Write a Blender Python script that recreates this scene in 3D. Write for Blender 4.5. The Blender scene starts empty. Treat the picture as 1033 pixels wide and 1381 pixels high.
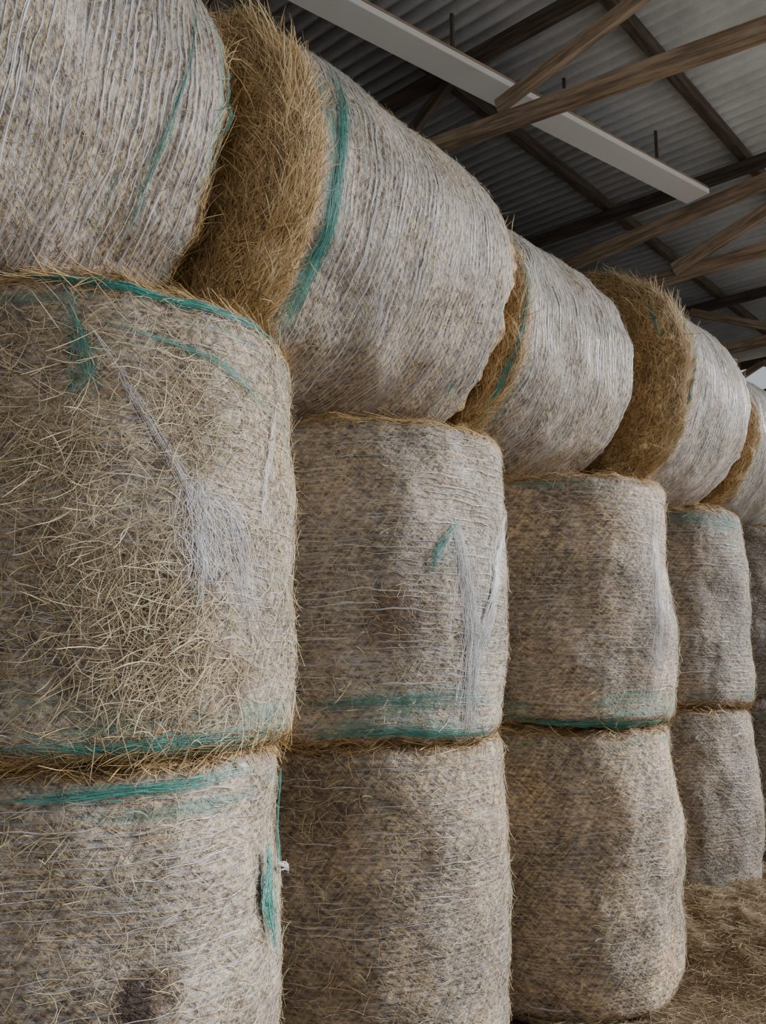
import bpy, bmesh, math, random
import numpy as np
from mathutils import Vector, Matrix, noise as mn
rng = np.random.default_rng(7); random.seed(7)
S = bpy.context.scene
PITCH=math.radians(8.9); YAW=math.radians(42); F=1156.0
CAM=np.array([0,0,1.58])

# ---------------- camera ----------------
cd=bpy.data.cameras.new("camera"); cam=bpy.data.objects.new("camera",cd); S.collection.objects.link(cam)
cam.location=CAM
d=Vector((math.cos(YAW)*math.cos(PITCH),math.sin(YAW)*math.cos(PITCH),math.sin(PITCH)))
cam.rotation_euler=d.to_track_quat('-Z','Y').to_euler()
cd.sensor_fit='VERTICAL'; cd.sensor_height=36; cd.lens=36*F/1381; cd.clip_start=0.05
S.camera=cam
def ray(px,py):
    x=(px-516.5)/F; y=(690.5-py)/F
    zf=math.cos(PITCH)-y*math.sin(PITCH); up=y*math.cos(PITCH)+math.sin(PITCH)
    return np.array([x*math.sin(YAW)+zf*math.cos(YAW), -x*math.cos(YAW)+zf*math.sin(YAW), up])

# ---------------- node helpers ----------------
class NT:
    def __init__(s,name):
        s.m=bpy.data.materials.new(name); s.m.use_nodes=True; s.t=s.m.node_tree; s.n=s.t.nodes; s.l=s.t.links
        s.b=s.n["Principled BSDF"]
    def add(s,typ,**k):
        n=s.n.new(typ)
        for a,v in k.items(): setattr(n,a,v)
        return n
    def put(s,sock,v):
        if isinstance(v,bpy.types.NodeSocket): s.l.new(v,sock)
        else: sock.default_value=v
    def math(s,op,a,b=0.0,c=0.0,clamp=False):
        n=s.add("ShaderNodeMath",operation=op,use_clamp=clamp)
        s.put(n.inputs[0],a); s.put(n.inputs[1],b); s.put(n.inputs[2],c); return n.outputs[0]
    def noise(s,vec,scale,detail=3,rough=.55):
        n=s.add("ShaderNodeTexNoise"); s.put(n.inputs["Vector"],vec); n.inputs["Scale"].default_value=scale
        n.inputs["Detail"].default_value=detail; n.inputs["Roughness"].default_value=rough; return n.outputs["Fac"]
    def comb(s,x,y,z=0.0):
        n=s.add("ShaderNodeCombineXYZ"); s.put(n.inputs[0],x); s.put(n.inputs[1],y); s.put(n.inputs[2],z); return n.outputs[0]
    def ramp(s,f,stops):
        n=s.add("ShaderNodeValToRGB"); s.put(n.inputs[0],f); e=n.color_ramp.elements
        while len(e)<len(stops): e.new(.5)
        for i,(p,c) in enumerate(stops): e[i].position=p; e[i].color=(*c,1)
        return n.outputs[0]
    def mix(s,f,a,b,blend='MIX'):
        n=s.add("ShaderNodeMix",data_type='RGBA',blend_type=blend)
        s.put(n.inputs[0],f)
        s.put(n.inputs[6],a if isinstance(a,bpy.types.NodeSocket) else (*a,1)); s.put(n.inputs[7],b if isinstance(b,bpy.types.NodeSocket) else (*b,1))
        return n.outputs[2]
    def sstep(s,x,a,b):
        n=s.add("ShaderNodeMapRange",interpolation_type='SMOOTHSTEP'); s.put(n.inputs[0],x)
        if a<b:
            n.inputs[1].default_value=a; n.inputs[2].default_value=b
        else:
            n.inputs[1].default_value=b; n.inputs[2].default_value=a; n.inputs[3].default_value=1; n.inputs[4].default_value=0
        return n.outputs[0]
    def bump(s,h,dist,strength=1.0,normal=None):
        n=s.add("ShaderNodeBump"); s.put(n.inputs["Height"],h); n.inputs["Distance"].default_value=dist; n.inputs["Strength"].default_value=strength
        if normal is not None: s.l.new(normal,n.inputs["Normal"])
        return n.outputs[0]

def mat_bale():
    N=NT("netted_hay")
    tc=N.add("ShaderNodeTexCoord"); sp=N.add("ShaderNodeSeparateXYZ"); N.l.new(tc.outputs["UV"],sp.inputs[0])
    u,v=sp.outputs[0],sp.outputs[1]; ob=tc.outputs["Object"]
    at=N.add("ShaderNodeVertexColor"); at.layer_name="mask"; sm=N.add("ShaderNodeSeparateColor"); N.l.new(at.outputs[0],sm.inputs[0])
    teal,dirt,rim=sm.outputs[0],sm.outputs[1],sm.outputs[2]
    oi=N.add("ShaderNodeObjectInfo"); so=N.add("ShaderNodeSeparateColor"); N.l.new(oi.outputs["Color"],so.inputs[0])
    netk,hue,bri=so.outputs[0],so.outputs[1],so.outputs[2]
    f1=N.noise(N.comb(N.math('MULTIPLY',u,.22),v),95,3,.6)
    um=N.math('ADD',N.math('MULTIPLY',u,.8),N.math('MULTIPLY',v,.6)); vm=N.math('SUBTRACT',N.math('MULTIPLY',v,.8),N.math('MULTIPLY',u,.6))
    f2=N.noise(N.comb(N.math('MULTIPLY',um,.2),vm,3.0),80,3,.6)
    f3=N.noise(N.comb(um,N.math('MULTIPLY',vm,.2),7.0),80,3,.6)
    fm=N.math('MULTIPLY',N.math('ADD',N.math('ADD',f1,f2),f3),.3333)
    fib=N.math('ADD',N.math('MULTIPLY',N.math('SUBTRACT',fm,.5),4.4),.5,clamp=True)
    bl=N.noise(ob,2.6,4,.6); bl2=N.noise(ob,9,3,.6)
    hay=N.ramp(fib,[(.0,(.026,.017,.010)),(.35,(.155,.108,.060)),(.62,(.38,.285,.17)),(1,(.72,.60,.40))])
    hayg=N.ramp(fib,[(.0,(.04,.018,.006)),(.35,(.25,.14,.05)),(.62,(.52,.33,.13)),(1,(.80,.59,.30))])
    hc=N.mix(N.math('MAXIMUM',N.math('MULTIPLY',rim,.95),N.math('MULTIPLY',hue,N.sstep(bl,.35,.6))),hay,hayg)
    wob=N.math('MULTIPLY',N.math('SUBTRACT',N.noise(N.comb(N.math('MULTIPLY',u,1.2),N.math('MULTIPLY',v,4)),1.6,3),.5),.10)
    wob2=N.math('MULTIPLY',N.math('SUBTRACT',N.noise(N.comb(N.math('MULTIPLY',u,10),N.math('MULTIPLY',v,26),4.0),1,3),.5),.022)
    vv=N.math('DIVIDE',N.math('ADD',v,N.math('ADD',wob,wob2)),.0235)
    fr=N.math('FRACT',N.math('ADD',vv,100.0))
    dl=N.math('ABSOLUTE',N.math('SUBTRACT',fr,.5))
    th=N.noise(N.comb(N.math('MULTIPLY',u,20),N.math('MULTIPLY',v,50),9.0),1,3,.7)
    line=N.sstep(N.math('SUBTRACT',dl,N.math('MULTIPLY',N.math('SUBTRACT',th,.24),.80)),.08,-.14)
    uu=N.math('FRACT',N.math('ADD',N.math('DIVIDE',N.math('ADD',u,N.math('MULTIPLY',wob,2.0)),.026),100.0))
    tri=N.math('MULTIPLY',N.math('ABSOLUTE',N.math('SUBTRACT',uu,.5)),2)
    zig=N.sstep(N.math('ABSOLUTE',N.math('SUBTRACT',fr,tri)),.24,.08)
    pres=N.sstep(N.noise(ob,5,5,.7),.34,.62)
    pres2=N.math('ADD',N.math('MULTIPLY',pres,.7),.3)
    fil=N.noise(N.comb(N.math('MULTIPLY',u,.07),v,5.0),420,2,.6)
    filk=N.math('ADD',N.math('MULTIPLY',N.sstep(fil,.42,.6),.55),.45)
    net=N.math('MAXIMUM',N.math('MULTIPLY',line,N.math('MULTIPLY',filk,.8)),N.math('MULTIPLY',zig,.25))
    vis=N.math('MULTIPLY',N.math('MULTIPLY',net,pres2),netk,clamp=True)
    fibgap=N.sstep(f2,.60,.50)
    vis=N.math('MULTIPLY',vis,N.math('ADD',N.math('MULTIPLY',fibgap,.45),.55))
    nor=N.math('SUBTRACT',1.0,rim,clamp=True)
    vis=N.math('MULTIPLY',vis,nor,clamp=True)
    veil=N.math('MULTIPLY',N.math('MULTIPLY',N.math('MULTIPLY',nor,netk),pres2),.28,clamp=True)
    netcol=N.mix(bl2,(.52,.49,.48),(.76,.76,.79))
    c=N.mix(veil,hc,(.48,.43,.40))
    gap=N.sstep(N.noise(N.comb(N.math('MULTIPLY',u,.6),v,11.0),48,3,.65),.50,.66)
    c=N.mix(N.math('MULTIPLY',gap,.5),c,(.06,.04,.025))
    c=N.mix(vis,c,netcol)
    tn=N.noise(N.comb(N.math('MULTIPLY',u,5),N.math('MULTIPLY',v,60),2.0),1,3)
    tm=N.math('MULTIPLY',N.sstep(N.math('ADD',teal,N.math('MULTIPLY',N.math('SUBTRACT',tn,.5),1.6)),.26,.9),N.sstep(teal,.02,.15))
    tm=N.math('MULTIPLY',tm,N.math('ADD',N.math('MULTIPLY',fib,.6),.32),clamp=True)
    c=N.mix(N.math('MULTIPLY',tm,.88,clamp=True),c,(.06,.235,.19))
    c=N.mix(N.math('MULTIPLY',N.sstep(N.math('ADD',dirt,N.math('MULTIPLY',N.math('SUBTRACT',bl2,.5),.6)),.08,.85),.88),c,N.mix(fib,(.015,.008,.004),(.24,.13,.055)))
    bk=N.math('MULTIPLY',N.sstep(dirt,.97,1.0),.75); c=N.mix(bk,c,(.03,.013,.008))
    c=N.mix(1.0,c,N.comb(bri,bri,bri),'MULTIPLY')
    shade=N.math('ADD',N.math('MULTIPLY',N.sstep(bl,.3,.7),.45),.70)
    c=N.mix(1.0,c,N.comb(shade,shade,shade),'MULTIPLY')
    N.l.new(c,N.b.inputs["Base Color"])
    rough=N.math('SUBTRACT',.75,N.math('MULTIPLY',N.math('MAXIMUM',vis,veil),.4)); N.l.new(rough,N.b.inputs["Roughness"])
    N.l.new(N.math('ADD',N.math('MULTIPLY',nor,.35),.3),N.b.inputs["Specular IOR Level"])
    h=N.math('ADD',N.math('MULTIPLY',fib,.7),N.math('SUBTRACT',N.math('MULTIPLY',vis,.8),N.math('MULTIPLY',gap,.6)))
    N.l.new(N.bump(h,.004,1.0),N.b.inputs["Normal"])
    return N.m
def mat_straw(name,stops,rough=.6):
    N=NT(name); at=N.add("ShaderNodeAttribute"); at.attribute_name="rnd"
    N.l.new(N.ramp(at.outputs["Fac"],stops),N.b.inputs["Base Color"]); N.b.inputs["Roughness"].default_value=rough
    return N.m
def mat_wood(name,dark,light):
    N=NT(name); tc=N.add("ShaderNodeTexCoord"); mp=N.add("ShaderNodeMapping"); N.l.new(tc.outputs["Object"],mp.inputs[0]); mp.inputs["Scale"].default_value=(1,14,14)
    a=N.noise(mp.outputs[0],3,5,.6); b=N.noise(tc.outputs["Object"],2.5,3)
    c=N.mix(N.sstep(a,.35,.65),dark,light); c=N.mix(N.math('MULTIPLY',N.sstep(b,.5,.75),.5),c,tuple(x*.5 for x in dark))
    N.l.new(c,N.b.inputs["Base Color"]); N.b.inputs["Roughness"].default_value=.8; N.l.new(N.bump(a,.003,.6),N.b.inputs["Normal"]); return N.m
def mat_metal(name,c1,c2,rough=.45,metal=.6):
    N=NT(name); tc=N.add("ShaderNodeTexCoord"); a=N.noise(tc.outputs["Object"],1.3,6,.65); b=N.noise(tc.outputs["Object"],22,3)
    c=N.mix(N.sstep(a,.35,.65),c1,c2); c=N.mix(N.math('MULTIPLY',b,.2),c,(.1,.085,.07))
    N.l.new(c,N.b.inputs["Base Color"]); N.b.inputs["Roughness"].default_value=rough; N.b.inputs["Metallic"].default_value=metal; return N.m
def mat_dirt(name,c1,c2,c3):
    N=NT(name); tc=N.add("ShaderNodeTexCoord"); a=N.noise(tc.outputs["Object"],3,6,.65); b=N.noise(tc.outputs["Object"],60,5,.7)
    c=N.mix(N.sstep(b,.35,.65),c1,c2); c=N.mix(N.sstep(a,.45,.7),c,c3)
    N.l.new(c,N.b.inputs["Base Color"]); N.b.inputs["Roughness"].default_value=.95; N.l.new(N.bump(b,.005,.9),N.b.inputs["Normal"]); return N.m

M_BALE=mat_bale()
M_STRAW=mat_straw("loose_straw",[(0,(.11,.07,.035)),(.4,(.36,.265,.145)),(.75,(.58,.47,.28)),(1,(.76,.66,.44))])
M_GOLD=mat_straw("golden_hay",[(0,(.09,.05,.02)),(.35,(.39,.24,.095)),(.75,(.67,.475,.225)),(1,(.88,.72,.45))])
M_NET=mat_straw("white_net_thread",[(0,(.40,.38,.37)),(1,(.75,.73,.74))],.4)
M_WRAP=mat_straw("net_wrap_thread",[(0,(.36,.34,.33)),(.5,(.58,.57,.57)),(1,(.85,.87,.92))],.28)
M_WRAPD=mat_straw("dusty_net_thread",[(0,(.31,.275,.245)),(.5,(.48,.445,.415)),(1,(.72,.70,.69))],.34)
M_TEAL=mat_straw("teal_net_thread",[(0,(.025,.125,.10)),(.6,(.05,.245,.20)),(1,(.11,.39,.32))],.45)
M_WOOD=mat_wood("sawn_timber",(.20,.135,.085),(.45,.33,.22))
M_WOODD=mat_wood("dark_timber",(.05,.034,.025),(.12,.085,.06))
M_ROOF=mat_metal("galvanised_sheet",(.62,.63,.62),(.84,.85,.84),.5,.15)
M_WALL=mat_metal("weathered_sheet",(.16,.155,.15),(.26,.25,.24),.6,.3)

# ---------------- mesh helpers ----------------
def link(o,parent=None):
    S.collection.objects.link(o)
    if parent: o.parent=parent
    return o
def ribbons(name,P,Nrm,W,mat,parent,rnd):
    n,Mx,_=P.shape
    T=np.gradient(P,axis=1); side=np.cross(Nrm,T); side/=np.linalg.norm(side,axis=2,keepdims=True)+1e-9
    tap=np.ones(Mx); tap[0]=.5; tap[-1]=.35
    off=side*(W[:,None]*tap[None])[:,:,None]*.5
    V=np.stack([P-off,P+Nrm*(W[:,None,None]*.35),P+off],axis=2).reshape(-1,3)
    b=(np.arange(n)*Mx)[:,None,None]+np.arange(Mx-1)[None,:,None]; b=b*3
    k=np.arange(2)[None,None,:]; a=b+k
    Fc=np.stack([a,a+1,a+4,a+3],axis=-1).reshape(-1,4)
    me=bpy.data.meshes.new(name)
    me.vertices.add(len(V)); me.vertices.foreach_set("co",V.astype(np.float32).ravel())
    me.loops.add(Fc.size); me.loops.foreach_set("vertex_index",Fc.astype(np.int32).ravel())
    me.polygons.add(len(Fc)); me.polygons.foreach_set("loop_start",(np.arange(len(Fc))*4).astype(np.int32))
    me.update(calc_edges=True)
    at=me.attributes.new("rnd",'FLOAT','POINT'); at.data.foreach_set("value",np.repeat(rnd,Mx*3).astype(np.float32))
    me.materials.append(mat)
    return link(bpy.data.objects.new(name,me),parent)

class Bale:
    def __init__(s,pos,R,L,lying=False,rr=.1,exp=(.0,.0),teal=(),dirt=(),col=(.8,.2,1),seed=0,bulge=.012,yaw=0,nA=260,amp=1.0,tilt=0):
        s.R,s.L,s.h=R,L,L/2; s.exp=exp; s.rr=rr; s.netk=col[0]
        if lying: rot=Matrix.Rotation(math.radians(yaw),4,'Z')@Matrix.Rotation(math.radians(tilt),4,'Y')@Matrix.Rotation(math.pi/2,4,'Y')
        else: rot=Matrix.Rotation(math.radians(tilt),4,'X')@Matrix.Rotation(math.radians(yaw),4,'Z')
        s.M=np.array(Matrix.Translation(pos)@rot)
        s.lying=lying
        h=s.h; pr=[]
        for i in range(10): pr.append((max(.001,(R-rr)*i/10),-h))
        for i in range(10):
            a=i/10*math.pi/2; pr.append((R-rr+rr*math.sin(a),-h+rr-rr*math.cos(a)))
        m=int((L-2*rr)/.013)
        for i in range(m+1):
            z=-h+rr+(L-2*rr)*i/m; pr.append((R+bulge*math.cos(z/(h-rr)*math.pi/2)*1.0,z))
        q=[(r,-z) for r,z in pr[:20]][::-1]; pr+=q
        pr=np.array(pr); s.pr=pr
        seg=np.r_[0,np.cumsum(np.hypot(*np.diff(pr,axis=0).T))]
        s.l=seg-seg[-1]/2
        nP=len(pr); s.nP=nP; s.nA=nA
        dr=np.gradient(pr[:,0],s.l); dz=np.gradient(pr[:,1],s.l)
        s.nr,s.nz=dz,-dr
        phi=np.linspace(0,2*math.pi,nA,endpoint=False)
        D=np.zeros((nP,nA)); half=h-rr
        rimv=np.zeros(nP)
        for j in range(nP):
            l=s.l[j]
            e0=-(half-exp[0])-.05; e1=(half-exp[1])+.05
            rimv[j]=max(np.clip((e0-l)/.05+.2,0,1),np.clip((l-e1)/.05+.2,0,1))
        s.rimv=rimv
        for j in range(nP):
            r,z=pr[j]; k=min(1,r/(R*.5))
            for i in range(nA):
                p=Vector((r*math.sin(phi[i]),r*math.cos(phi[i]),z+seed*7.3))
                dd=.038*mn.noise(p*2.0)+.016*mn.noise(p*6)
                fz=mn.noise(p*26)
                dd+=(.004+.012*rimv[j])*fz+rimv[j]*.03*mn.noise(p*10)
                D[j,i]=dd*k*amp
        s.D=D
        Pp=s._local(phi[None,:].repeat(nP,0),s.l[:,None].repeat(nA,1))[0]
        V=Pp.reshape(-1,3)
        A=np.arange(nP-1)[:,None]*nA; B=np.arange(nA)[None]; B2=(B+1)%nA
        Fc=np.stack([A+B,A+B2,A+nA+B2,A+nA+B],axis=-1).reshape(-1,4)[:, ::-1]
        me=bpy.data.meshes.new("bale_body")
        me.vertices.add(len(V)); me.vertices.foreach_set("co",V.astype(np.float32).ravel())
        me.loops.add(Fc.size); me.loops.foreach_set("vertex_index",Fc.astype(np.int32).ravel())
        me.polygons.add(len(Fc)); me.polygons.foreach_set("loop_start",(np.arange(len(Fc))*4).astype(np.int32))
        me.update(calc_edges=True)
        me.polygons.foreach_set("use_smooth",np.ones(len(Fc),dtype=bool))
        uv=me.uv_layers.new(name="UVMap")
        uA=phi*R
        li=Fc.ravel(); jj=li//nA; ii=li%nA; uu=uA[ii].copy(); 
        fi=np.repeat(np.tile(np.arange(nA),nP-1),4); uu[(fi==nA-1)&(ii==0)]=2*math.pi*R
        uvv=np.stack([uu+seed*3.1,s.l[jj]+seed*1.7],axis=1).astype(np.float32); uv.data.foreach_set("uv",uvv.ravel())
        mask=np.zeros((nP,nA,4)); mask[...,3]=1
        mask[...,2]=rimv[:,None]
        for (l0,w,st) in teal:
            ph0=rng.uniform(0,6)
            wig=.012*np.sin(phi*2+ph0)+.008*np.sin(phi*5+ph0*2)+.004*np.sin(phi*11+ph0)
            mod=.75+.3*np.sin(phi*3+ph0*3)+.2*np.sin(phi*7+ph0)
            x=(s.l[:,None]-l0-wig[None])/w
            mask[...,0]=np.maximum(mask[...,0],st*np.clip(mod,0.2,1.2)[None]*np.exp(-x**2))
        for (px,py,rad,st) in dirt:
            f=s.pix(px,py)
            du=(phi[None]-f[0])*R; dv=s.l[:,None]-f[1]
            mask[...,1]=np.maximum(mask[...,1],st*np.exp(-(du**2+(dv*.8)**2)/rad**2))
        ca=me.color_attributes.new("mask",'FLOAT_COLOR','POINT'); ca.data.foreach_set("color",np.clip(mask,0,1).astype(np.float32).ravel())
        me.materials.append(M_BALE)
        s.root=bpy.data.objects.new("round_hay_bale",None); s.root.empty_display_size=.2; link(s.root)
        s.root.matrix_world=Matrix([list(r) for r in s.M])
        s.body=link(bpy.data.objects.new("bale_body",me),s.root); s.body.color=(*col,1); s.mask=mask
    def _local(s,phi,l):
        j=np.clip(np.searchsorted(s.l,l),0,s.nP-1); i=np.round(phi/(2*math.pi)*s.nA).astype(int)%s.nA
        r=np.interp(l,s.l,s.pr[:,0]); z=np.interp(l,s.l,s.pr[:,1]); nr=np.interp(l,s.l,s.nr); nz=np.interp(l,s.l,s.nz)
        Dv=s.D[j,i]
        n=np.stack([nr*np.sin(phi),nr*np.cos(phi),nz],axis=-1)
        p=np.stack([r*np.sin(phi),r*np.cos(phi),z],axis=-1)+n*Dv[...,None]
        return p,n
    def pix(s,px,py):
        Mi=np.linalg.inv(s.M); o=(Mi@np.r_[CAM,1])[:3]; dd=(Mi@np.r_[ray(px,py),0])[:3]
        a=dd[0]**2+dd[1]**2; b=2*(o[0]*dd[0]+o[1]*dd[1]); c=o[0]**2+o[1]**2-s.R**2
        q=b*b-4*a*c
        t=(-b-math.sqrt(q))/(2*a) if q>0 else -b/(2*a)
        p=o+dd*t
        return (math.atan2(p[0],p[1])%(2*math.pi), float(np.clip(p[2],-s.h,s.h)))
    def wrap(s,step=.0235,seg=9,phi=(1.3,5.0),w=(.0010,.0030),zig=True,mat=None,dens=1.0,ln=(.05,.42)):
        """knitted net wrap: broken threads running round the bale plus zig-zag cross threads"""
        mat=mat or M_WRAP
        l0=-(s.h-s.rr)+s.exp[0]+.0; l1=(s.h-s.rr)-s.exp[1]+.03
        ls=np.arange(l0,l1,step); n=len(ls)*seg*2
        base=np.repeat(ls,seg*2)
        cph=rng.uniform(*phi,n); Ln=rng.uniform(*ln,n)/s.R; K=18
        q=np.linspace(-.5,.5,K)[None]
        ph=cph[:,None]+q*Ln[:,None]
        fw=lambda ph,b: .010*np.sin(ph*2.3+b*3+s.h*9)+.006*np.sin(ph*6.1-b*9)+.003*np.sin(ph*17+b*31)+.0016*np.sin(ph*43+b*90)
        l=base[:,None]+fw(ph,base[:,None])+rng.normal(0,.0022,n)[:,None]+rng.normal(0,.0016,n)[:,None]*np.sin(q*9+rng.uniform(0,6,n)[:,None])
        hole=np.sin(cph*3.1+base*5+s.R*40)+np.sin(cph*1.3-base*7.7+s.L*30)+.9*np.sin(cph*9+base*17)
        keep=(hole<rng.normal(.1+1.3*s.netk,.8,n))&(rng.random(n)<dens)
        ii=np.round(cph/(2*PI)*s.nA).astype(int)%s.nA; jj=np.clip(np.searchsorted(s.l,base),0,s.nP-1)
        keep&=rng.random(n)>s.mask[jj,ii,1]*.8
        keep&=(s.mask[jj,ii,0]<.35)
        l=l[keep]; ph=ph[keep]; n=len(l)
        p,nn=s._local(ph,np.clip(l,s.l[0]+.02,s.l[-1]-.02))
        P=p+nn*(.0015+rng.random((n,1,1))*.004)
        P[:,1:-1]=(P[:,:-2]+P[:,1:-1]*2+P[:,2:])/4
        ribbons("net_wrap",P,nn,rng.uniform(*w,n),mat,s.root,np.clip(rng.beta(1.6,1.6,n),0,1))
        if zig:
            m=int(n*1.1); cp=rng.uniform(*phi,m); b=rng.choice(ls[:-1],m); up=rng.choice([-1,1],m); K=3
            q=np.linspace(0,1,K)[None]
            ph=cp[:,None]+up[:,None]*q*(.016/s.R); l=b[:,None]+q*step+fw(ph,b[:,None])
            p,nn=s._local(ph,np.clip(l,s.l[0]+.02,s.l[-1]-.02)); P=p+nn*.003
            ribbons("net_cross_threads",P,nn,rng.uniform(.0006,.0014,m),mat,s.root,rng.random(m)*.8)
    def straws(s,name,n,l=(-.6,.6),phi=(1.2,5.1),ln=(.05,.16),w=(.002,.004),beta=0,spread=.5,lift=.02,off=.003,mat=None,K=5,c=(0,1),droop=0,ctr=None):
        if ctr is None:
            ph=rng.uniform(*phi,n); ll=rng.uniform(*l,n)
        else:
            cs=np.array([s.pix(a,b) for a,b,_ in ctr]); pick=rng.integers(0,len(ctr),n); rd=np.array([q[2] for q in ctr])[pick]
            ph=cs[pick,0]+rng.normal(0,1,n)*rd/s.R; ll=cs[pick,1]+rng.normal(0,1,n)*rd
        # straws keep clear of the bare hollow patches
        jj=np.clip(np.searchsorted(s.l,ll),0,s.nP-1); ii=np.round(ph/(2*PI)*s.nA).astype(int)%s.nA
        kp=s.mask[jj,ii,1]<1.0; ph=ph[kp]; ll=ll[kp]; n=len(ph)
        be=beta+rng.normal(0,spread,n); Ln=rng.uniform(*ln,n)
        cur=rng.normal(0,.5,n)
        ss=np.linspace(-.5,.5,K)[None]
        r0=np.maximum(.08,np.interp(ll,s.l,s.pr[:,0]))
        sl=ss*Ln[:,None]
        P_phi=ph[:,None]+(sl*np.cos(be)[:,None]-cur[:,None]*Ln[:,None]*ss**2*np.sin(be)[:,None])/r0[:,None]
        P_l=ll[:,None]+sl*np.sin(be)[:,None]+cur[:,None]*Ln[:,None]*ss**2*np.cos(be)[:,None]
        P_l=np.clip(P_l,s.l[0]+.02,s.l[-1]-.02)
        p,nn=s._local(P_phi,P_l)
        lf=np.abs(rng.normal(0,lift,n))*(rng.random(n)<.45)
        hgt=off+rng.random(n)[:,None]*.006+lf[:,None]*((ss+.5)**2)
        P=p+nn*hgt[...,None]
        P[:,1:-1]=(P[:,:-2]+P[:,1:-1]*2+P[:,2:])/4
        if droop:
            dn=np.linalg.inv(s.M)[:3,:3]@np.array([0,0,-1.0]); P+=dn[None,None]*(droop*rng.random(n)[:,None]*((ss+.5)**2))[...,None]
        return ribbons(name,P,nn,rng.uniform(*w,n),mat or M_STRAW,s.root,rng.uniform(c[0],c[1],n))
    def strand(s,name,pts,n,jit,w,mat,off=.006,K=24,wave=.006,full=False):
        f=np.array([s.pix(a,b) for a,b in pts]); tt=np.linspace(0,1,len(pts))
        a=rng.uniform(0,.55,n); b=a+rng.uniform(.25,.7,n)
        if full: a=a*.2; b=1-rng.uniform(0,.2,n)
        b=np.minimum(b,1)
        q=a[:,None]+(b-a)[:,None]*np.linspace(0,1,K)[None]
        ph=np.interp(q,tt,f[:,0]); l=np.interp(q,tt,f[:,1])
        for _ in range(3):
            ph[:,1:-1]=(ph[:,:-2]+2*ph[:,1:-1]+ph[:,2:])/4; l[:,1:-1]=(l[:,:-2]+2*l[:,1:-1]+l[:,2:])/4
        jt=rng.normal(0,1,(n,2))*jit
        fr=rng.uniform(.5,3,(n,2)); p0=rng.uniform(0,6.3,(n,2))
        env=.6+.6*np.sin(q*fr[:,0:1]*3+p0[:,0:1]); env2=.6+.6*np.sin(q*fr[:,1:2]*3+p0[:,1:2])
        ph2=ph+jt[:,0:1]/s.R*env+wave/s.R*np.cumsum(rng.normal(0,1,(n,K)),axis=1)*.3
        l2=l+jt[:,1:2]*env2*.7+wave*np.cumsum(rng.normal(0,1,(n,K)),axis=1)*.3
        p,nn=s._local(ph2,np.clip(l2,s.l[0]+.02,s.l[-1]-.02))
        P=p+nn*(off+rng.random((n,1,1))*.008)
        P[:,1:-1]=(P[:,:-2]+P[:,1:-1]*2+P[:,2:])/4
        return ribbons(name,P,nn,rng.uniform(w*.5,w*1.4,n),mat,s.root,rng.random(n))
PI=math.pi

# ---------------- upright bale columns ----------------
FZ=-.08
def upright(t,sv,z0,L,R,**k): return Bale((t,sv,z0+L/2),R,L,False,**k)
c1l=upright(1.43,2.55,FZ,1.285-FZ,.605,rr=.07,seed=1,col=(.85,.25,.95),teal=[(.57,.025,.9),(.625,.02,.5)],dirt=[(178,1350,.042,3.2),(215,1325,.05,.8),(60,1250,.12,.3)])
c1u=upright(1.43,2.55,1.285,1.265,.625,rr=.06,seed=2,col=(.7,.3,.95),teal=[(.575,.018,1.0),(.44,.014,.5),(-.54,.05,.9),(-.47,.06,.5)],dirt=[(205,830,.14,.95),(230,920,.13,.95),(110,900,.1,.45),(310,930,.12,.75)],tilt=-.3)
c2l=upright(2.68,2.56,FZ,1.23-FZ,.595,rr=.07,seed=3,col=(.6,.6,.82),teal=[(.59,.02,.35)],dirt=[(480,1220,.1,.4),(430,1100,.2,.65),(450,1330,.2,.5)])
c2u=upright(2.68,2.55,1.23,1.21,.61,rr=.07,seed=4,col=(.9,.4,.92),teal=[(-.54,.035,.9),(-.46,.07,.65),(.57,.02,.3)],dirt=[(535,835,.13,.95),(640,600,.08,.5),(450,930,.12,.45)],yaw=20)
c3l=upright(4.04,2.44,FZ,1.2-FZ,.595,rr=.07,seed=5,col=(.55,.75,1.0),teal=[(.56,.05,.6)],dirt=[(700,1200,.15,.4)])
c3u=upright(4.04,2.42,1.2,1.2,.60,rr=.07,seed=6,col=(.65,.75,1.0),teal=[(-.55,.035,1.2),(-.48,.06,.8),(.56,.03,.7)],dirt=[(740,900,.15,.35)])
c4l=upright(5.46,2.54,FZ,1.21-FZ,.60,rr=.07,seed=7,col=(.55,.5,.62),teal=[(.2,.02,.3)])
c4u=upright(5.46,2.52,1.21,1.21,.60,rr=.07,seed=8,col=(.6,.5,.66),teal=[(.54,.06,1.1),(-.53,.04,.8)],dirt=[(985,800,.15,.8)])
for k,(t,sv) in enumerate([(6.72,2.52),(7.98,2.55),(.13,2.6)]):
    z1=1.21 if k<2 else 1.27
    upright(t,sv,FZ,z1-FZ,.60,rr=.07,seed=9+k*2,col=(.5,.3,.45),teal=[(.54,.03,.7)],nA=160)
    upright(t,sv,z1,z1,.60,rr=.07,seed=10+k*2,col=(.5,.3,.45),teal=[(.54,.03,.7),(-.53,.03,.7)],nA=160)
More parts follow.
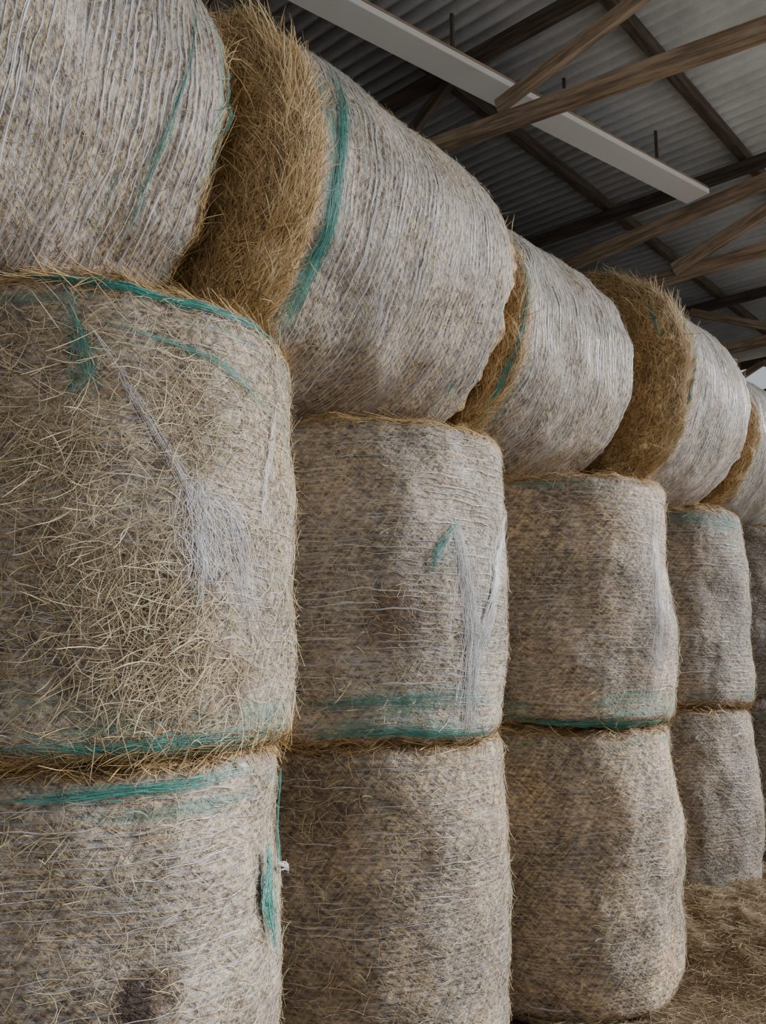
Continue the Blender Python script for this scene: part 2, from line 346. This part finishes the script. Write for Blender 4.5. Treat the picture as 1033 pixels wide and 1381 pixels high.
# ---------------- lying bales on top ----------------
def lying(t0,t1,R,zb,sv=2.55,**k): return Bale(((t0+t1)/2,sv,zb+R),R,t1-t0,True,**k)
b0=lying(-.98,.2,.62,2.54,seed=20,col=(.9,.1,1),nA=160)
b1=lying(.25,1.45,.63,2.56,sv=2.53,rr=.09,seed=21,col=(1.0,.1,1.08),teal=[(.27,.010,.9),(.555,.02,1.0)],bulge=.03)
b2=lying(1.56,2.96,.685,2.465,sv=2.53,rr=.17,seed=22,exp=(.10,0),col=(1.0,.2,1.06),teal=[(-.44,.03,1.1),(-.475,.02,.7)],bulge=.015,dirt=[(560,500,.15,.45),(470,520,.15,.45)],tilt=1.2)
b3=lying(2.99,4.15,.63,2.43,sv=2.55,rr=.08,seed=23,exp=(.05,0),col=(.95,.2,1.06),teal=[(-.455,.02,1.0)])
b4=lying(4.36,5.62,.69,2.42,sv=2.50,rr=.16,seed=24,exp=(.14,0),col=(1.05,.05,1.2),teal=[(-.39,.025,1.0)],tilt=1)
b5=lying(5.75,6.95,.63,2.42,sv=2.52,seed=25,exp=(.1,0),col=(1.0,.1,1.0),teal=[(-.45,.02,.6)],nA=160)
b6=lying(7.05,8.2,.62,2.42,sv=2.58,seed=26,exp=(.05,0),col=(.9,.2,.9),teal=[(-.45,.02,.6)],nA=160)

D=M_WRAPD
c1l.wrap(seg=10,mat=D,w=(.0008,.0024),ln=(.04,.28)); c1u.wrap(seg=10,mat=D,w=(.0008,.0024),ln=(.04,.28))
c2u.wrap(seg=11,mat=D,w=(.0009,.0028),ln=(.04,.30)); c2l.wrap(seg=9,mat=D,w=(.0008,.0023),dens=.75,ln=(.04,.24))
c3u.wrap(seg=8,mat=D,w=(.0009,.0027),zig=False,dens=.75,ln=(.04,.24)); c3l.wrap(seg=7,mat=D,w=(.0009,.0024),zig=False,dens=.6,ln=(.04,.2))
c4u.wrap(seg=7,mat=D,w=(.0010,.003),zig=False,dens=.6,ln=(.04,.25)); c4l.wrap(seg=7,mat=D,w=(.0010,.003),zig=False,dens=.3,ln=(.04,.25))
b1.wrap(seg=11,w=(.0010,.0034),step=.021); b2.wrap(seg=12,w=(.0010,.0030),step=.021,ln=(.05,.35))
for b in (b3,b4): b.wrap(seg=9,w=(.0014,.0038),ln=(.05,.35))
b5.wrap(seg=7,w=(.002,.0045),zig=False)

# ---------------- loose straw on surfaces ----------------
c1u.straws("loose_straw",4400,l=(-.6,.6),phi=(2.0,4.6),ln=(.03,.12),w=(.0009,.0022),spread=1.1,lift=.025)
c1u.straws("straw_clump",2000,ctr=[(200,840,.14),(130,760,.12),(230,920,.12),(60,600,.1),(250,560,.1)],ln=(.05,.17),w=(.0009,.0021),beta=-.7,spread=.9,lift=.035)
c1l.straws("loose_straw",3600,l=(-.6,.6),phi=(2.0,4.6),ln=(.02,.09),w=(.0009,.002),spread=1.2,lift=.018)
for b,n in ((c2u,3000),(c2l,3200),(c3u,2600),(c3l,3400),(c4u,1100),(c4l,1100)):
    b.straws("loose_straw",n,phi=(1.6,4.9),ln=(.02,.08),w=(.001,.0022),spread=1.2,lift=.014,c=(.05,.85))
def rim(b,end,n,depth=.1,**k):
    lo=b.h-depth; hi=b.h+.05
    rg=(lo,hi) if end>0 else (-hi,-lo)
    a=dict(l=rg,phi=(1.3,5.0),ln=(.05,.16),w=(.0015,.003),spread=.4,lift=.04,mat=M_GOLD); a.update(k)
    b.straws("rim_hay",n,**a)
rim(c1u,1,1900,.03,c=(.1,.9),lift=.03); rim(c1u,-1,1700,.04,spread=.7,c=(0,.75),lift=.035); rim(c1l,1,2200,.02,spread=.7,c=(0,.7),lift=.04)
for b in (c2u,c3u,c4u): rim(b,1,600,.03,c=(.1,.7),lift=.02,spread=.6); rim(b,-1,600,.03,c=(0,.6),lift=.025,spread=.7)
for b in (c2l,c3l,c4l): rim(b,1,900,.03,c=(0,.7),lift=.03,spread=.7)
for b,n,dp in ((b2,12000,.2),(b3,4000,.1),(b4,8000,.24),(b5,2500,.14)):
    lo=-(b.h-dp)
    b.straws("end_hay",n,l=(b.l[0]+.2,lo-.03),phi=(.4,6.0),ln=(.06,.22),w=(.0012,.003),spread=.6,lift=.04,mat=M_GOLD,K=6,c=(0,.8))
    b.straws("rim_hay",n//3,l=(lo-.14,lo-.0),phi=(.9,5.6),ln=(.06,.2),w=(.0012,.0035),spread=.35,lift=.04,mat=M_GOLD,c=(.3,1),K=6)
rim(b1,1,700,.03,c=(0,.6)); 
for b,n in ((b1,1800),(b2,2000),(b3,1200),(b4,500)): b.straws("loose_straw",n,phi=(1.6,5),ln=(.02,.08),w=(.001,.0022),spread=1.2,lift=.01,c=(.2,.9))
b2.straws("hanging_hay",550,l=(-.8,-.55),phi=(3.6,4.9),ln=(.08,.22),w=(.0012,.0028),spread=1.0,lift=.05,mat=M_GOLD,droop=.09)

# ---------------- torn net, highlight threads & teal edging ----------------
c1u.strand("highlight_threads",[(120,440),(160,500),(205,580),(250,660),(300,760),(340,850)],26,.016,.001,M_NET,wave=.007)
c1u.strand("highlight_threads",[(262,640),(258,700),(272,760),(272,800)],150,.034,.0013,M_NET,off=.008,wave=.016,K=16)
c1u.strand("highlight_threads",[(255,650),(300,690),(325,760),(345,860)],90,.040,.001,M_NET,wave=.014)
c1u.strand("highlight_threads",[(368,540),(360,620),(352,700)],36,.02,.001,M_NET,wave=.007)
c1u.strand("teal_edging",[(0,362),(90,380),(200,400),(300,427),(378,464)],120,.010,.0014,M_TEAL,K=30,wave=.005)
c1u.strand("teal_edging",[(97,385),(100,430),(116,470),(120,505),(100,530)],55,.016,.0012,M_TEAL,K=16,wave=.01)
c1u.strand("teal_edging",[(140,435),(210,455),(290,485),(340,530),(382,585)],24,.014,.0012,M_TEAL,wave=.007)
c1l.strand("teal_edging",[(0,1080),(120,1072),(240,1060),(330,1035)],50,.016,.0012,M_TEAL,K=30,wave=.007)
c1u.strand("teal_edging",[(0,1005),(120,1012),(250,1000),(380,985)],50,.026,.0012,M_TEAL,K=30,wave=.008)
c1l.strand("teal_tuft",[(352,1135),(350,1180),(345,1215),(358,1270)],150,.018,.0020,M_TEAL,off=.02,wave=.014,K=14)
c1l.strand("highlight_threads",[(360,1165),(372,1168),(378,1172)],40,.010,.0018,M_NET,off=.03,K=6)
c1l.strand("twine",[(380,1035),(381,1080),(377,1130),(366,1200)],10,.006,.0016,M_TEAL,off=.01,K=20,full=True)
c2u.strand("highlight_threads",[(612,690),(625,780),(633,860),(630,985)],160,.034,.0012,M_NET,wave=.011,K=30)
c2u.strand("highlight_threads",[(678,680),(664,760),(645,860),(632,970)],100,.026,.0012,M_NET,wave=.011,K=30)
c2u.strand("teal_edging",[(628,697),(600,725),(585,750),(582,772)],44,.012,.0013,M_TEAL,K=12,wave=.009)
c2u.strand("teal_edging",[(400,955),(500,945),(600,940),(660,940)],30,.035,.0012,M_TEAL,wave=.008)
c2u.strand("teal_edging",[(400,992),(500,990),(600,988),(660,985)],36,.012,.0013,M_TEAL,wave=.006)
c3u.strand("teal_edging",[(685,978),(760,982),(840,988),(910,980)],100,.022,.0016,M_TEAL,K=30,wave=.007)
c3u.strand("highlight_threads",[(880,660),(878,760),(882,860),(880,960)],110,.06,.0012,M_NET,K=30,wave=.008)  # bright right-edge sheen, drawn as pale threads in place of specular light
b2.strand("teal_edging",[(447,90),(458,200),(440,320),(385,430)],110,.022,.0015,M_TEAL,K=34,wave=.009)
b2.strand("teal_edging",[(632,490),(605,518),(598,530)],18,.008,.0015,M_TEAL,K=8)
b1.strand("teal_edging",[(255,0),(245,100),(205,220),(140,355)],20,.004,.0011,M_TEAL,K=40,wave=.003)
b1.strand("teal_edging",[(302,60),(314,170),(295,250)],34,.006,.0015,M_TEAL,K=30,wave=.003)
b3.strand("teal_edging",[(690,330),(706,420),(680,510),(640,575)],44,.010,.0016,M_TEAL,K=30,wave=.004)
b4.strand("teal_edging",[(895,400),(930,470),(925,540),(880,625)],50,.011,.0018,M_TEAL,K=30,wave=.004)
b4.strand("teal_edging",[(872,382),(862,400),(858,420)],14,.008,.002,M_TEAL,K=8)

# ---------------- roof ----------------
ZR=5.36; SF=-1.3
def corrugated(name,x0,x1,fn,per=.08,amp=.011,mat=M_ROOF):
    n=int((x1-x0)/per*8); V=[];Fc=[]
    for i in range(n+1):
        x=x0+(x1-x0)*i/n; a=amp*math.sin(2*PI*x/per); V+=fn(x,a)
    for i in range(n): Fc.append((2*i,2*i+1,2*i+3,2*i+2))
    me=bpy.data.meshes.new(name); me.from_pydata(V,[],Fc); me.polygons.foreach_set("use_smooth",[True]*len(Fc)); me.materials.append(mat)
    o=link(bpy.data.objects.new(name,me)); m=o.modifiers.new("t","SOLIDIFY"); m.thickness=.002; return o
corrugated("ceiling",-4,12,lambda x,a:[(x,SF-.15,ZR+.085+a),(x,5.3,ZR+.085+a)],per=.11,amp=.027)
corrugated("wall_back",-4,12,lambda x,a:[(x,5.25+a,FZ),(x,5.25+a,ZR+.06)],mat=M_WALL)
corrugated("wall_right",SF,5.2,lambda x,a:[(11.6+a,x,FZ),(11.6+a,x,4.97)],mat=M_WALL)

def beam(name,p,q,w,h,mat,parent=None,up=Vector((0,0,1))):
    p,q=Vector(p),Vector(q); dx=(q-p); L=dx.length; dx.normalize()
    sd=dx.cross(up); 
    if sd.length<.01: sd=Vector((0,1,0))
    sd.normalize(); u=sd.cross(dx)
    bm=bmesh.new(); bmesh.ops.create_cube(bm,size=1); bmesh.ops.scale(bm,vec=(L,w,h),verts=bm.verts)
    bmesh.ops.bevel(bm,geom=bm.edges[:],offset=min(w,h)*.06,segments=2,affect='EDGES')
    me=bpy.data.meshes.new(name); bm.to_mesh(me); bm.free(); me.materials.append(mat)
    o=link(bpy.data.objects.new(name,me),parent)
    R=Matrix((dx,sd,u)).transposed().to_4x4(); o.matrix_world=Matrix.Translation((p+q)/2)@R
    return o
def empty(name):
    e=bpy.data.objects.new(name,None); link(e); return e
for sv in (-1.2,-.3,.9,2.04,3.2,4.4):
    beam("roof_purlin",(-4,sv,ZR-.0),(12,sv,ZR-.0),.06,.1,M_WOODD)
e=empty("roof_truss")
beam("bottom_chord",(4,5.2,4.99),(4,SF,4.24),.06,.11,M_WOOD,e)
beam("web_1",(3.99,2.66,4.80),(3.99,.55,5.31),.05,.085,M_WOOD,e)
beam("top_chord",(4.03,5.2,5.25),(4.03,SF,5.25),.06,.1,M_WOODD,e)
beam("web_2",(4.05,3.6,4.84),(4.05,3.0,5.24),.05,.08,M_WOODD,e)
beam("web_3",(3.99,.6,5.2),(3.99,-.8,4.33),.05,.085,M_WOOD,e)
e=empty("roof_truss")
T=6.4
beam("tie_brace",(T,5.2,1.58+3.18),(T,.6,1.58+3.58),.06,.12,M_WOOD,e)
beam("bottom_chord",(T+.07,3.0,1.58+2.97),(T+.07,SF,1.58+2.97),.06,.11,M_WOOD,e)
beam("web_1",(T,2.62,1.58+2.99),(T,1.1,1.58+3.5),.05,.1,M_WOOD,e)
beam("top_chord",(T+.05,5.2,5.25),(T+.05,SF,5.25),.06,.1,M_WOODD,e)
for T in (9.0,11.3,1.0-2.2):
    e=empty("roof_truss")
    beam("bottom_chord",(T,5.2,4.72),(T,SF,4.72),.06,.11,M_WOOD,e)
    beam("top_chord",(T,5.2,5.25),(T,SF,5.25),.06,.1,M_WOODD,e)
    for a,b in ((4.5,3.5),(3.5,2.5),(2.5,1.5),(1.5,.5),(.5,-.5)):
        z0,z1=(4.75,5.22) if (int(a+.5)%2) else (5.22,4.75)
        beam("web",(T-.04,a,z0),(T-.04,b,z1),.05,.08,M_WOOD,e)
for t in (-3.9,4.1,11.4):
    beam("timber_post",(t,SF+.05,FZ),(t,SF+.05,5.3),.16,.16,M_WOOD)
N=NT("white_enamel"); N.b.inputs["Base Color"].default_value=(.88,.85,.80,1); N.b.inputs["Roughness"].default_value=.5
M_WHITE=N.m
e=empty("fluorescent_light_fitting")
p,q=Vector((1.3,3.33,1.58+3.45)),Vector((6.24,2.33,1.58+3.45))
beam("housing",p,q,.2,.04,M_WHITE,e)
beam("top_channel",p+Vector((0,-.07,.035)),q+Vector((0,-.07,.035)),.04,.03,M_WOOD,e)
for k in range(5):
    c=p.lerp(q,(k+.5)/5); beam("hanger",c+Vector((0,0,.03)),c+Vector((0,0,.36)),.02,.02,M_WOODD,e,up=Vector((1,0,0)))

# ---------------- floor and loose hay ----------------
bm=bmesh.new()
def quad(x0,x1,y0,y1,mi):
    f=bm.faces.new([bm.verts.new((x,y,FZ)) for x,y in ((x0,y0),(x1,y0),(x1,y1),(x0,y1))]); f.material_index=mi
quad(-16,30,SF,30,0); quad(-16,30,-24,SF,1)
me=bpy.data.meshes.new("floor"); bm.to_mesh(me); bm.free()
me.materials.append(mat_dirt("earth_floor",(.06,.04,.024),(.15,.10,.06),(.20,.135,.07)))
me.materials.append(mat_dirt("bounce_gravel",(.56,.54,.51),(.72,.70,.66),(.62,.60,.56)))  # unseen yard ground, made pale to bounce daylight onto the roof
link(bpy.data.objects.new("floor",me))
M_LIT=mat_dirt("hay_litter",(.09,.055,.028),(.29,.19,.10),(.18,.115,.055))
def hayh(x,y):
    k=1/(1+math.exp(-(x-4.36)/.14))/(1+math.exp((x-7.3)/.3))
    b=.27*k*(1/(1+math.exp(-(y-1.35)/.13)))
    nz=mn.noise(Vector((x*2.5,y*2.5,3)))*.5+mn.noise(Vector((x*8,y*8,3)))*.28+mn.noise(Vector((x*25,y*25,3)))*.14
    return FZ+.002+max(0,b*(1+.5*nz)+.035*nz+.02)
def pile(name,X0,X1,Y0,YM,n,c=(0,.65),root=None):
    nx,ny=max(4,int((X1-X0)/.022)),max(4,int((YM-Y0)/.02))
    V=[(X0+(X1-X0)*i/nx,Y0+(YM-Y0)*j/ny,hayh(X0+(X1-X0)*i/nx,Y0+(YM-Y0)*j/ny)) for j in range(ny+1) for i in range(nx+1)]
    Fc=[(j*(nx+1)+i,j*(nx+1)+i+1,(j+1)*(nx+1)+i+1,(j+1)*(nx+1)+i) for j in range(ny) for i in range(nx)]
    me=bpy.data.meshes.new("mound"); me.from_pydata(V,[],Fc); me.polygons.foreach_set("use_smooth",[True]*len(Fc)); me.materials.append(M_LIT)
    xs=rng.uniform(X0,X1,n); ys=rng.uniform(max(Y0,.9),YM,n); an=rng.uniform(0,2*PI,n); Ln=rng.uniform(.03,.13,n); ss=np.linspace(-.5,.5,4)
    PX=np.clip(xs[:,None]+np.cos(an)[:,None]*Ln[:,None]*ss,X0+.002,X1-.002); PY=np.clip(ys[:,None]+np.sin(an)[:,None]*Ln[:,None]*ss,Y0+.002,YM-.002)
    hz=np.array([hayh(a,b) for a,b in zip(xs,ys)])
    PZ=hz[:,None]+.004+rng.random(n)[:,None]*.02+rng.normal(0,.22,n)[:,None]*Ln[:,None]*ss
    PZ=np.maximum(PZ,FZ+.003)
    P=np.stack([PX,PY,PZ],-1); Nn=np.zeros_like(P); Nn[...,2]=1
    if root is None:
        e=empty(name); link(bpy.data.objects.new("mound",me),e)
        ribbons("loose_straw",P,Nn,rng.uniform(.0012,.0028,n),M_STRAW,e,rng.uniform(c[0],c[1],n))
    else:
        for o in (link(bpy.data.objects.new("spilled_hay",me),root),ribbons("spilled_straw",P,Nn,rng.uniform(.0012,.0028,n),M_STRAW,root,rng.uniform(c[0],c[1],n))):
            o.matrix_parent_inverse=root.matrix_world.inverted()
bpy.context.view_layer.update()
pile("loose_hay_pile",4.69,8.6,.5,1.80,14000)
pile("hay_litter",2.2,4.685,.5,1.765,9000)
pile("",3.45,4.695,1.765,2.35,3000,root=c3l.root)
pile("",4.69,5.9,1.80,2.35,3600,root=c4l.root)

# ---------------- light ----------------
w=bpy.data.worlds.new("World"); S.world=w; w.use_nodes=True; nt=w.node_tree
bg=nt.nodes["Background"]; bg.inputs[0].default_value=(.86,.92,1.0,1); bg.inputs[1].default_value=.55
sl=bpy.data.lights.new("daylight","SUN"); sl.energy=7.4; sl.angle=math.radians(24); sl.color=(.96,.975,1)
so=bpy.data.objects.new("daylight",sl); link(so)
so.location=(12,-9,6)
dv=-Vector((.78,-.62,.40)); so.rotation_euler=dv.to_track_quat('-Z','Y').to_euler()
